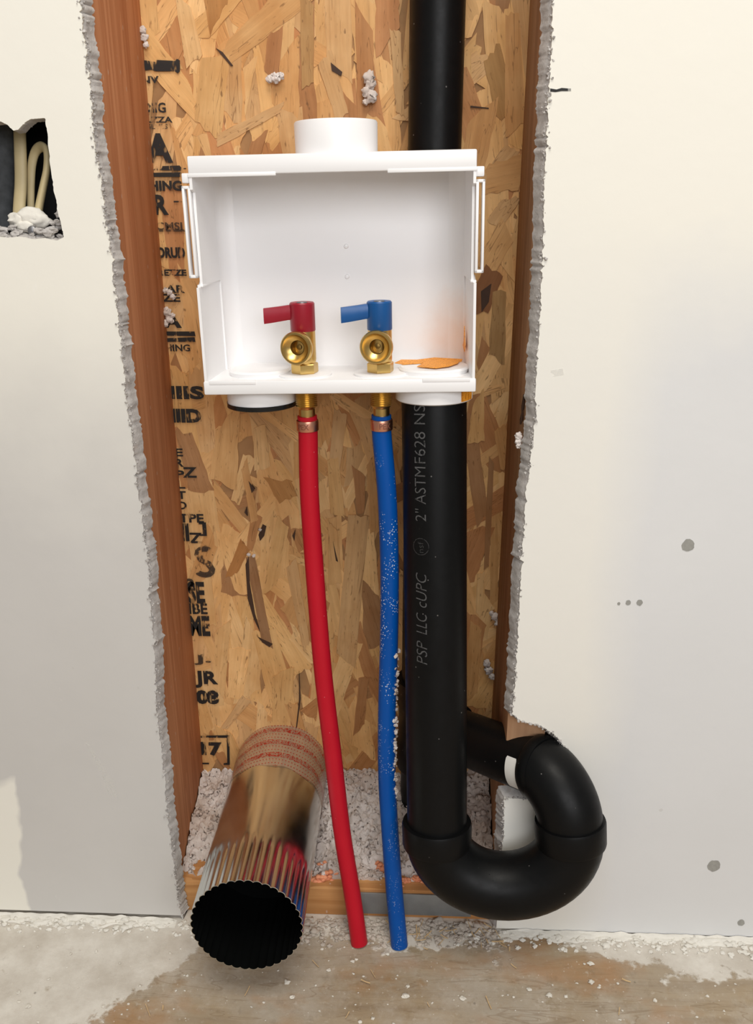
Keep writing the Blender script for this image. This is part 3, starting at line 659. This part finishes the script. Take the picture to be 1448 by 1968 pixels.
# torn orange sticker on the drain disc, a scrap up the side and one on the socket
zt = FLZ + .0056
def scrap(pts, z0, name='orange_sticker', M=None, par=None):
    n = len(pts); vs = [Vector((x, y, z0 + h)) for x, y, h in pts] + [Vector((x, y, z0 + h + .0004)) for x, y, h in pts]
    mb = MB().add(vs, [tuple(range(n))[::-1], tuple(range(n, 2 * n))] + [(i, (i + 1) % n, n + (i + 1) % n, n + i) for i in range(n)])
    return bpart(name, mb, M_ORANGE, parent=par or bottom)
scrap([(.046, .050, 0), (.052, .058, .0016), (.066, .060, .0010), (.082, .066, .0018), (.107, .060, .0010), (.106, .054, 0), (.095, .050, .0), (.082, .053, .0005), (.070, .047, 0), (.054, .042, 0)], zt)
scrap([(.066, .026, .0006), (.076, .050, .0022), (.104, .052, .0008), (.102, .040, .0006), (.094, .024, .0010), (.082, .017, .0006)], zt)
s3 = MB(); q = [(W2 - .0082, .046, .022), (W2 - .0080, .040, .028), (W2 - .0084, .050, .044), (W2 - .0086, .053, .030), (W2 - .0090, .060, .026)]
s3.add([Vector(a) for a in q] + [Vector(a) + Vector((.0006, 0, 0)) for a in q], [(0, 1, 2, 3, 4), (9, 8, 7, 6, 5)] + [(i, (i + 1) % 5, 5 + (i + 1) % 5, 5 + i) for i in range(5)])
bpart('orange_sticker', s3, M_ORANGE)
o4 = MB(); seg = 6; vs = []
for i in range(seg + 1):
    a = R(-48 + 30 * i / seg)
    for z in (-.0160, .0000 - .004 * abs(math.sin(i * 1.9))): vs.append((DRX + .0345 * math.cos(a), 0.0385 + .0345 * math.sin(a), z))
o4.add(vs, [(2 * i, 2 * i + 2, 2 * i + 3, 2 * i + 1) for i in range(seg)]); bpart('orange_sticker', o4, M_ORANGE)

# ------------------------------------------------------------------ valves
def valve(x, twist, mat, lever_ang, label):
    t = empty('shutoff_valve', BM @ Matrix.Translation((x, .028, FLZ + .0022)) @ Matrix.Scale(.93, 4), label, 'valve', 'brass valves in the outlet box')
    hexm = MB().lathe([(0, 0), (.0122, 0), (.0128, .0008), (.0128, .0082), (.0118, .0092), (0, .0092)], 6, Matrix.Rotation(R(18), 4, 'Z')); hexm.build('hex_nut', M_BRASS, t, 30)
    MB().lathe([(.0100, .009), (.0108, .0105), (.0112, .013), (.0112, .040), (.0098, .0415), (0, .0415)], 32).build('body', M_BRASS, t, 40)
    rot = Matrix.Rotation(R(twist), 4, 'Z')
    O = rot @ Matrix.Translation((0, 0, .0255)) @ Matrix.Rotation(R(90), 4, 'X')      # local z = out of the box
    out = MB().lathe([(.0095, .006), (.0098, .013), (.0145, .0145), (.0152, .0160), (.0152, .0205), (.0143, .0218), (.0126, .0218), (.0118, .0206), (.0098, .0185), (.0068, .0165), (.0062, .0110)], 40, O).build('hose_outlet', M_BRASS, t, 35)
    b = MB().lathe([(.0064, .0165), (.0062, .0085), (.0030, .0080), (.0024, .0125), (0, .0130)], 24, O); b.build('bore', M_BRASS_D, out, 40)
    # threaded shank under the box floor
    pr = [(.0092, -.012)]; z = -.0135
    while z > -.0325: pr += [(.0104, z), (.0094, z - .0009)]; z -= .0018
    sh = MB().lathe([(0, 0), (.0092, 0)] + pr + [(.0090, -.0330), (.0078, -.0345), (.0078, -.0480), (0, -.0480)], 32).build('threaded_shank', M_BRASS, t, 25)
    h = MB().lathe([(0, .0385), (.0110, .0385), (.0116, .0395), (.0116, .0635), (.0106, .0648), (.0060, .0640), (.0056, .0632), (0, .0632)], 32)
    hd = h.build('handle', mat, t, 35)
    # lever: flat paddle that drops a little and widens to the tip
    Lm = Matrix.Rotation(R(lever_ang), 4, 'Z'); mb = MB()
    sec = [(-.006, .0560, .0068, .0044), (-.013, .0558, .0066, .0040), (-.020, .0548, .0067, .0034), (-.028, .0538, .0069, .0030), (-.0355, .0530, .0070, .0027)]
    vs = []; fs = []
    for xx, zc, hh, ww in sec:
        for sy, sz in ((-1, -1), (1, -1), (1, -.6), (1, .6), (1, 1), (-1, 1), (-1, .6), (-1, -.6)):
            vs.append(Lm @ Vector((xx, sy * ww * (1 if abs(sz) < 1 else .7), zc + sz * hh)))
    for i in range(len(sec) - 1):
        for j in range(8): k = (j + 1) % 8; fs.append((i * 8 + j, i * 8 + k, (i + 1) * 8 + k, (i + 1) * 8 + j))
    fs += [tuple(range(8)), tuple(range((len(sec) - 1) * 8, len(sec) * 8))]
    mb.add(vs, fs).build('lever', mat, hd, 35)
    MB().lathe([(0, .0652), (.0046, .0650), (.0050, .0634), (0, .0630)], 20).build('cap_screw', M_PLUG, hd, 40)
    return t
valve(VRX, -14, M_RHAND, 4, 'brass valve with a red lever handle')
valve(VBX, -8, M_BHAND, 9, 'brass valve with a blue lever handle')

# ------------------------------------------------------------------ supply tubes
def supply(name_label, valve_x, px, mat, ringtxt, ta):
    top = BM @ Vector((valve_x, .028, FLZ + .0022 - .0385)); dn = (BM.to_3x3() @ Vector((0, 0, -1))).normalized()
    pts = [top, top + dn * .018] + [at(u, v, y) for u, v, y in px[:-1]] + [on_z(*px[-1][:2], 0.0005)]
    P = smooth_path(pts, 10)
    t = empty('water_tube', on_z(*px[-1][:2]), name_label, 'tube', 'plastic supply tubes')
    MB().tube(P, .0088, 24).build('tube', mat, t, 60, True)
    a = top + dn * .0035
    rg = MB().lathe([(.0090, 0), (.0097, .0004), (.0099, .0012), (.0099, .0088), (.0097, .0096), (.0090, .0100)], 36, axis_matrix(a, dn)).build('crimp_ring', M_COPPER, t, 40, True)
    # stamped letters round the ring
    vs, fs = text_geo('PEX', 0, 0.01); M = axis_matrix(a, -dn, (1, 0, 0)); r = .01005; V = []
    for x, z in vs:
        an = R(-90 + ta + (x - .5) * 62); V.append(M @ Vector((r * math.cos(an), r * math.sin(an), -.0075 + z * .005)))
    MB().add(V, fs).build('lettering', M_STAMP, rg, None, True)
    return t, P
supply('red plastic water tube hanging from the red handled valve', VRX, [(595, 950, .752), (606, 1110, .747), (621, 1290, .738), (640, 1450, .729), (658, 1600, .719), (676, 1710, .709), (691, 1812, 0)], M_RED, 'PEX', -18)
tb, PB = supply('blue plastic water tube dusted with white beside the black drain pipe', VBX, [(744, 950, .752), (749, 1090, .747), (748, 1230, .741), (744, 1370, .734), (744, 1490, .727), (750, 1600, .719), (758, 1710, .709), (768, 1817, 0)], M_BLUE, 'PEX', 22)
mb = MB()
for i in range(150):
    v = random.uniform(1270, 1520); p = min(PB, key=lambda q: abs(q.z - at(750, v, .73).z))
    mb.blob(p + Vector((random.uniform(.0065, .0098), random.uniform(-.006, .004), random.uniform(-.004, .004))), random.uniform(.0006, .0022), 1, .6)
tag(mb.build('white_fluff', M_INS, tb, None, True), kind='stuff')

# ------------------------------------------------------------------ drain pipe and trap
PR = .0290
A = BM @ Vector((DRX, .0385, -.004)); TL = Vector((.0303, .6920, .1460)); ax = (TL - A).normalized()      # standpipe leans out of the wall
TRR = Vector((.1575, .6845, .1590))
dr = empty('drain_pipe', (TL.x, TL.y, .05), 'black two inch drain pipe ending in a curved trap in front of the board', 'pipe')
MB().tube([A, A.lerp(TL, .5), TL + ax * .012], PR, 48).build('standpipe', M_ABS, dr, 40, True)
# U bend: half ring in the plane of the pipe axis and the line between its legs
cx = (TL + TRR) / 2; ex = (TRR - TL).normalized(); ez = (-ax - ex * (-ax).dot(ex)).normalized(); rad = (TRR - TL).length / 2
U = [TL, TL + (cx - ex * rad - ez * .012 - TL) * 1.0]
U = [cx - ex * rad + ez * .004] + [cx + ex * (-rad * math.cos(a)) - ez * (rad * .84 * math.sin(a)) for a in [math.pi * i / 28 for i in range(29)]] + [cx + ex * rad + ez * .004]
MB().tube(U, PR + .0026, 48).build('u_bend', M_ABS, dr, 40, True)
def hub(c, d, r=PR + .0006, h=.025, n='hub'):
    return MB().lathe([(r, -h * .5), (r + .0034, -h * .48), (r + .0040, -h * .40), (r + .0044, h * .40), (r + .0036, h * .5), (r - .001, h * .5)], 48, axis_matrix(c, d)).build(n, M_ABS, dr, 40, True)
hub(cx - ex * rad + ez * .003, -ax); hub(cx + ex * rad + ez * .003, ez)
# elbow turning back into the wall, then the arm to the tee
RL = cx + ex * rad; armdir = Vector((TEE.x - RL.x, TEE.y - RL.y, 0)).normalized(); re_ = .037
e0 = RL + ez * .012; upv = (ez * .9 + Vector((0, 0, .3))).normalized()
El = []
dirA = (armdir + Vector((0, 0, .06))).normalized()
cen = e0 + dirA * re_
for i in range(19):
    a = math.pi / 2 * i / 18; El.append(cen - dirA * re_ * math.cos(a) + upv * re_ * math.sin(a))
El = [e0 - ez * .02] + El
MB().tube(El, PR + .0020, 44).build('elbow', M_ABS, dr, 40, True)
pE = El[-1]; tgt = Vector((TEE.x, TEE.y, TEE.z + .004)); dE = (tgt - pE).normalized()
MB().lathe([(PR, -.004), (PR + .0022, -.004), (PR + .0030, .000), (PR + .0030, .006), (PR + .0022, .0075), (PR - .001, .0075)], 44, axis_matrix(pE - dE * .004, dE)).build('hub', M_ABS, dr, 40, True)
arm = MB().tube([pE - dE * .01, pE.lerp(tgt, .5), tgt - dE * .022], PR - .0006, 44).build('trap_arm', M_ABS, dr, 40, True)
MB().lathe([(PR - .001, -.030), (PR + .0035, -.030), (PR + .0042, -.027), (PR + .0042, -.010), (PR - .004, .004)], 40, axis_matrix(tgt - dE * .022, dE)).build('tee_branch', M_ABS, st, 40, True)
# white sticker wrapped on the arm next to the elbow
MA = axis_matrix(pE, dE, (0, 0, 1)); toc = (CAM - pE); toc = (toc - dE * toc.dot(dE)).normalized(); loc = MA.to_3x3().inverted() @ toc; ph = math.atan2(loc.y, loc.x)
vs = []; fs = []; n = 14
sgn = 1 if (MA.to_3x3() @ Vector((math.cos(ph + .5), math.sin(ph + .5), 0))).z < (MA.to_3x3() @ Vector((math.cos(ph - .5), math.sin(ph - .5), 0))).z else -1
for i in range(n + 1):
    a = ph + sgn * R(2 + 66 * i / n); ww = .0066 * (.86 if i in (0, n) else 1)
    for zz in (.0125 - ww, .0125 + ww): vs.append(MA @ Vector(((PR + .0003) * math.cos(a), (PR + .0003) * math.sin(a), zz)))
for i in range(n): fs.append((2 * i, 2 * i + 1, 2 * i + 3, 2 * i + 2))
MB().add(vs, fs).build('white_sticker', M_LABEL, arm, None, True)
# printed lettering up the pipe
PM = axis_matrix(A, -ax, (1, 0, 0)); PMi = PM.inverted()
def along(v):
    """distance along the pipe of the photograph's row v"""
    best = min((abs((1968 / 2 - F * (q - CAM).dot(_up) / (q - CAM).dot(_fw)) - v), t) for t in [i / 400 for i in range(401)] for q in [A.lerp(TL, t) + Vector((0, -PR, 0))])
    return -(TL - A).length * best[1]
def print_on_pipe(txt, v0, v1, shear=0.0, u_off=-27, h=.0105, mat=None):
    s0, s1 = along(v0), along(v1); vs, fs = text_geo(txt, shear, -0.008); V = []
    for x, y in vs:
        an = R(-90 + u_off) - (y - .5) * h / PR
        V.append(PM @ Vector(((PR + .00058) * math.cos(an), (PR + .00058) * math.sin(an), s0 + (s1 - s0) * x)))
    MB().add(V, fs).build('lettering', mat or M_PRINT, dr, None, True)
print_on_pipe('PSP', 1288, 1243, .2); print_on_pipe('LLC', 1230, 1189, .2); print_on_pipe('cUPC', 1178, 1113, .2)
print_on_pipe('nsf', 1074, 1052, .0, h=.0055, mat=M_PRINT_F); print_on_pipe('2"', 1013, 989); print_on_pipe('ASTM', 979, 909); print_on_pipe('F628', 902, 842); print_on_pipe('NS', 827, 790)
s0 = along(1063); ringv = []; rf = []
for i in range(28):
    a = 2 * math.pi * i / 28
    for rr in (.0078, .0072):
        an = R(-117) + rr * math.cos(a) / PR; ringv.append(PM @ Vector(((PR + .00058) * math.cos(an), (PR + .00058) * math.sin(an), s0 + rr * math.sin(a))))
for i in range(28): k = (i + 1) % 28; rf.append((2 * i, 2 * k, 2 * k + 1, 2 * i + 1))
MB().add(ringv, rf).build('round_mark', M_PRINT_F, dr, None, True)
# drops on the bend
for u, v, r_ in ((940, 1680, .0016), (948, 1694, .0010), (905, 1668, .0010), (962, 1703, .0009)):
    q = min(U, key=lambda p_: (p_ - at(u, v, .69)).length); o_ = at(u, v, .66)
    d_ = (o_ - q).normalized(); MB().blob(q + d_ * (PR + .0018), r_, 2, .1, (1, .6, 1.2)).build('water_drop', M_ABS, dr, 60, True)

# ------------------------------------------------------------------ dryer duct
D0, D1 = Vector((-.1490, Y_OSB - .001, .0930)), Vector((-.1465, .6200, .0985))
dd = (D1 - D0).normalized(); DL = (D1 - D0).length; DM = axis_matrix(D0, dd, (1, 0, 0)); DR = .0535; NC = 38
du = empty('dryer_duct', (D1.x, D1.y, 0), 'shiny galvanised round duct with a crimped black mouth pointing out of the wall', 'duct')
def crimp(r, z, a):
    k = max(0.0, min(1.0, (z - (DL - .062)) / .018)); k = k * k * (3 - 2 * k)
    return r - k * (.0006 + .0013 * (1 - abs(math.cos(NC / 2 * a)) ** .8 * 1.0) * 1.5)
zs = [0, .03, .06, .09, .12, .15, .17, .185] + [DL - .065 + .065 * i / 12 for i in range(13)]
sheet = MB().lathe([(DR, z) for z in zs] + [(DR - .0006, DL + .0002)], NC * 8, DM, 0, crimp).build('sheet_tube', M_ZINC, du, 50, True)
MB().lathe([(DR - .0006, DL + .0002), (DR - .0009, DL - .001), (DR - .0012, DL - .03), (DR - .0014, DL - .09), (0, DL - .092)], NC * 8, DM, 0, crimp).build('black_inside', M_BLACK, du, 50, True)  # black inner surface and closing disc inside the duct mouth
MB().tube([DM @ Vector((-.0511, -.0172, z)) for z in (.06, .15, DL - .002)], .0009, 8).build('seam', M_ZINC, du, 60, True)
# printed clear tape round the wall end
tv = []; tf = []; tuv = []; n = 72; zs_ = [0.002, .02, .04, .055, .0745]
for i in range(n + 1):
    a = 2 * math.pi * i / n
    for j, z in enumerate(zs_):
        zz = z + (j == 4) * (.008 * math.sin(a + .6) + .0012 * math.sin(9 * a)); rr = DR + .0007 + .0005 * math.sin(7 * a + j)
        tv.append(DM @ Vector((rr * math.cos(a), rr * math.sin(a), zz))); tuv.append((a * DR * 4.0, zz * 12))
m = len(zs_)
for i in range(n):
    for j in range(m - 1): tf.append((i * m + j, (i + 1) * m + j, (i + 1) * m + j + 1, i * m + j + 1))
tape = MB().add(tv, tf).build('printed_tape', M_TAPE, du, 60, True)
ul = tape.data.uv_layers.new(name='wrap')
for lp in tape.data.loops: ul.data[lp.index].uv = tuv[lp.vertex_index]

# ------------------------------------------------------------------ insulation, foam, plate, debris
def mound(x, y):
    b = (y - Y_STUD) / (Y_OSB - Y_STUD); s = b * b * (3 - 2 * b)
    side_ = 0.008 * math.exp(-((x - XL) / .035) ** 2) + .016 * math.exp(-((x + .06) / .05) ** 2) + .02 * math.exp(-((x - XR) / .05) ** 2)
    return (.034 + .040 * s) + side_ * .7 * (.25 + .75 * s) + .010 * noise.noise(Vector((x * 32, y * 32, 0))) + .005 * noise.noise(Vector((x * 90, y * 90, 3)))
mb = MB(); nx, ny = 330, 135; vs = []; fs = []
for i in range(nx + 1):
    for j in range(ny + 1):
        x = XL + .0008 + (XR - XL - .0016) * i / nx; y = Y_STUD + .012 + (Y_OSB - .001 - Y_STUD - .012) * j / ny
        h = mound(x, y) + .0075 * abs(noise.noise(Vector((x * 75, y * 75, 2)))) + .0048 * abs(noise.noise(Vector((x * 190, y * 190, 7)))) + .0024 * noise.noise(Vector((x * 480, y * 480, 9)))
        vs.append((x + .003 * noise.noise(Vector((x * 130, y * 130, 21))), y + .003 * noise.noise(Vector((x * 130, y * 130, 31))) * (0 < j < ny), h - (.02 if j == 0 else 0)))
for i in range(nx):
    for j in range(ny): a = i * (ny + 1) + j; fs.append((a, a + ny + 1, a + ny + 2, a + 1))
mb.add(vs, fs)
for i in range(520):
    x = random.uniform(XL + .004, XR - .004); y = random.uniform(Y_STUD + .012, Y_OSB - .006)
    mb.blob((x, y, mound(x, y) + random.uniform(.002, .006)), random.uniform(.0008, .0036), 2, .6, fr=2.2)
tag(mb.build('loose_insulation', M_INS, smooth=70), 'loose white insulation fluff heaped in the bottom of the wall cavity', 'insulation', kind='stuff')
def tuft(parts, label, y=Y_OSB - .007):
    mb = MB()
    for u, v, rp in parts: mb.blob(at(u, v, y), rp / 2.0 * .001, 3, .40, (1, .6, 1), fr=1.9)
    return tag(mb.build('insulation_tuft', M_INS, smooth=70), label, 'insulation', 'tufts of insulation stuck to the wood')
tuft([(708, 148, 10), (712, 162, 9), (706, 176, 9), (714, 186, 11), (703, 196, 5)], 'white tuft of insulation stuck on the sheathing above the white collar')
tuft([(530, 150, 9), (540, 146, 6), (518, 152, 6)], 'small white tuft on the sheathing between the stud and the collar, near the top')
tuft([(274, 58, 6), (277, 72, 7), (280, 86, 5)], 'thin white tuft at the top of the left stud corner')
tuft([(322, 600, 8), (326, 614, 7), (318, 622, 6), (332, 606, 5)], 'white tuft on the black stamps beside the left stud')
tuft([(318, 558, 5), (326, 562, 6), (332, 570, 5)], 'greyish wisp of fluff hanging on the stamps above the tuft beside the left stud')
tuft([(952, 1185, 9), (960, 1195, 10), (966, 1210, 7), (945, 1178, 5)], 'white tuft on the sheathing in the shade right of the drain pipe')
tuft([(936, 1275, 8), (940, 1288, 9), (946, 1300, 7)], 'lower white tuft on the sheathing just above the trap arm')
tuft([(997, 838, 6), (997, 848, 6), (998, 856, 5)], 'white tuft on the edge of the right stud below box height', Y_STUD + .003)
tuft([(500, 1018, 3.5)], 'tiny white speck of fluff in a dark gap of the sheathing')
tuft([(478, 1066, 4), (488, 1068, 4)], 'pair of tiny white specks at the head of the long dark strand')
# foam
def foam(parts, label):
    mb = MB()
    for u, v, y, rp in parts:
        mb.blob(at(u, v, y), rp / 1.9 * .0008, 3, .28, (1.25, .8, .8), fr=1.5)
        for _ in range(7): mb.blob(at(u + random.uniform(-1, 1) * rp * .9, v + random.uniform(-1, 1) * rp * .6, y - .003), rp / 1.9 * .00032, 2, .3, (1.2, .9, .8))
    return tag(mb.build('expanding_foam', M_FOAM, smooth=60), label, 'foam', 'orange foam on the bottom plate')
foam([(612, 1692, .745, 16), (628, 1684, .748, 14), (642, 1678, .75, 10), (620, 1664, .765, 12)], 'orange foam bead on the plate between the duct and the red tube')
foam([(735, 1668, .762, 12), (728, 1660, .765, 8)], 'small orange foam blob behind the blue tube')
foam([(782, 1692, .746, 9), (800, 1688, .748, 9), (815, 1692, .746, 8), (780, 1706, .742, 8), (796, 1716, .738, 9), (814, 1718, .738, 8)], 'orange foam ring on the plate under the black stack')
# steel nail plate on the face of the bottom plate
a, b = at(690, 1718, Y_STUD), at(905, 1760, Y_STUD)
npl = MB().box((a.x, Y_STUD - .0022, .006), (b.x, Y_STUD - .0002, .034), .0006).build('nail_plate', M_STEEL, smooth=40)
tag(npl, 'grey steel plate on the face of the bottom plate behind the blue tube', 'plate')
# debris along the wall
def debris(n, fn, mat, name, label, cat, r0, r1, sq=(1.2, 1, .6)):
    mb = MB()
    for i in range(n):
        x, y = fn(); r = random.uniform(r0, r1) * (1.7 if random.random() < .07 else 1)
        mb.blob((x, y, r * .35), r, 2 if r > .0015 else 1, .6, sq)
    return tag(mb.build(name, mat, smooth=70), label, cat, kind='stuff')
debris(700, lambda: (random.uniform(-.13, .10), random.triangular(.690, .730, .724)), M_DUST, 'insulation_crumbs', 'greyish insulation crumbs on the floor at the foot of the cavity', 'insulation', .0005, .0026)
debris(300, lambda: (random.uniform(.05, .45), random.triangular(.692, .7185, .7165)), M_MUD, 'plaster_crumbs', 'white plaster crumbs along the foot of the right board', 'plaster', .0005, .0024)
debris(160, lambda: (random.uniform(-.45, -.19), random.triangular(.694, .7185, .717)), M_MUD, 'plaster_crumbs', 'white plaster crumbs along the foot of the left board', 'plaster', .0006, .0026)
debris(170, lambda: (random.uniform(-.40, .40), random.uniform(.57, .71)), M_CRUMB, 'plaster_grit', 'pale grit scattered over the open floor', 'plaster', .0005, .0016)
# plaster ridge smeared at the foot of the boards
def ridge(x0, x1, dep, label):
    mb = MB(); n = 90; m = 7; vs = []; fs = []
    for i in range(n + 1):
        x = x0 + (x1 - x0) * i / n; d = dep * (.6 + .9 * abs(noise.noise(Vector((x * 14, 2, 0)))) + .4 * noise.noise(Vector((x * 60, 5, 0))))
        for j in range(m + 1):
            t = j / m; vs.append((x, Y_BOARD - .0006 - d * t, .0002 + (.0032 * (1 - t) ** 1.5 + .0025 * noise.noise(Vector((x * 90, t * 4, 1)))) * (1 if j < m else 0) * min(1, i / 5, (n - i) / 5)))
    for i in range(n):
        for j in range(m): a = i * (m + 1) + j; fs.append((a, a + m + 1, a + m + 2, a + 1))
    o = mb.add(vs, fs).build('plaster_smear', M_MUD, smooth=60); return tag(o, label, 'plaster')
ridge(-.46, -.245, .016, 'pale plaster smear along the foot of the left board'); ridge(.10, .46, .013, 'white plaster smear along the foot of the right board')
# single chips and shavings one can pick out
for k_, (u, v, s_, lb) in enumerate(((632, 1866, 3.4, 'white chip on the floor in front of the red tube'), (745, 1835, 3.2, 'white chip on the floor just below the blue tube'), (1018, 1903, 3.6, 'white chip on the open floor right of centre'),
        (1135, 1853, 5.0, 'largest white chip on the floor near the right plaster'), (780, 1915, 5.5, 'greyish flat chip on the floor below the tubes'), (562, 1918, 4.2, 'white chip on the floor in front of the duct mouth'),
        (890, 1920, 4.6, 'pale chip on the floor below the trap'), (55, 1935, 4.0, 'white chip on the brown stain at the lower left'), (1252, 1782, 5.0, 'curled white flake against the foot of the right board'))):
    p = on_z(u, v); mb = MB().blob(p + Vector((0, 0, .0011)), s_ / 1.8 * .001 * .9, 2, .5, (1.3, 1, .5)); tag(mb.build('plaster_chip', M_CRUMB), lb, 'chip', 'plaster chips on the floor')
mb = MB()
for i in range(46):
    x, y = random.choice(((random.uniform(-.05, .11), random.uniform(.690, .722)), (random.uniform(.0, .12), random.uniform(.69, .72)), (random.uniform(-.25, .25), random.uniform(.58, .69))))
    a = random.uniform(0, 3.1); l_ = random.uniform(.004, .014); d_ = Vector((math.cos(a), math.sin(a), random.uniform(-.03, .12)))
    mb.tube([Vector((x, y, .002)) - d_ * l_ / 2 * 0, Vector((x, y, .002)) + d_ * l_ / 2, Vector((x, y, .002)) + d_ * l_ + Vector((0, 0, .001))], random.uniform(.0003, .0007), 5)
tag(mb.build('wood_shavings', M_STRAW), 'thin straw coloured wood shavings on the floor below the cavity', 'shavings', kind='stuff')
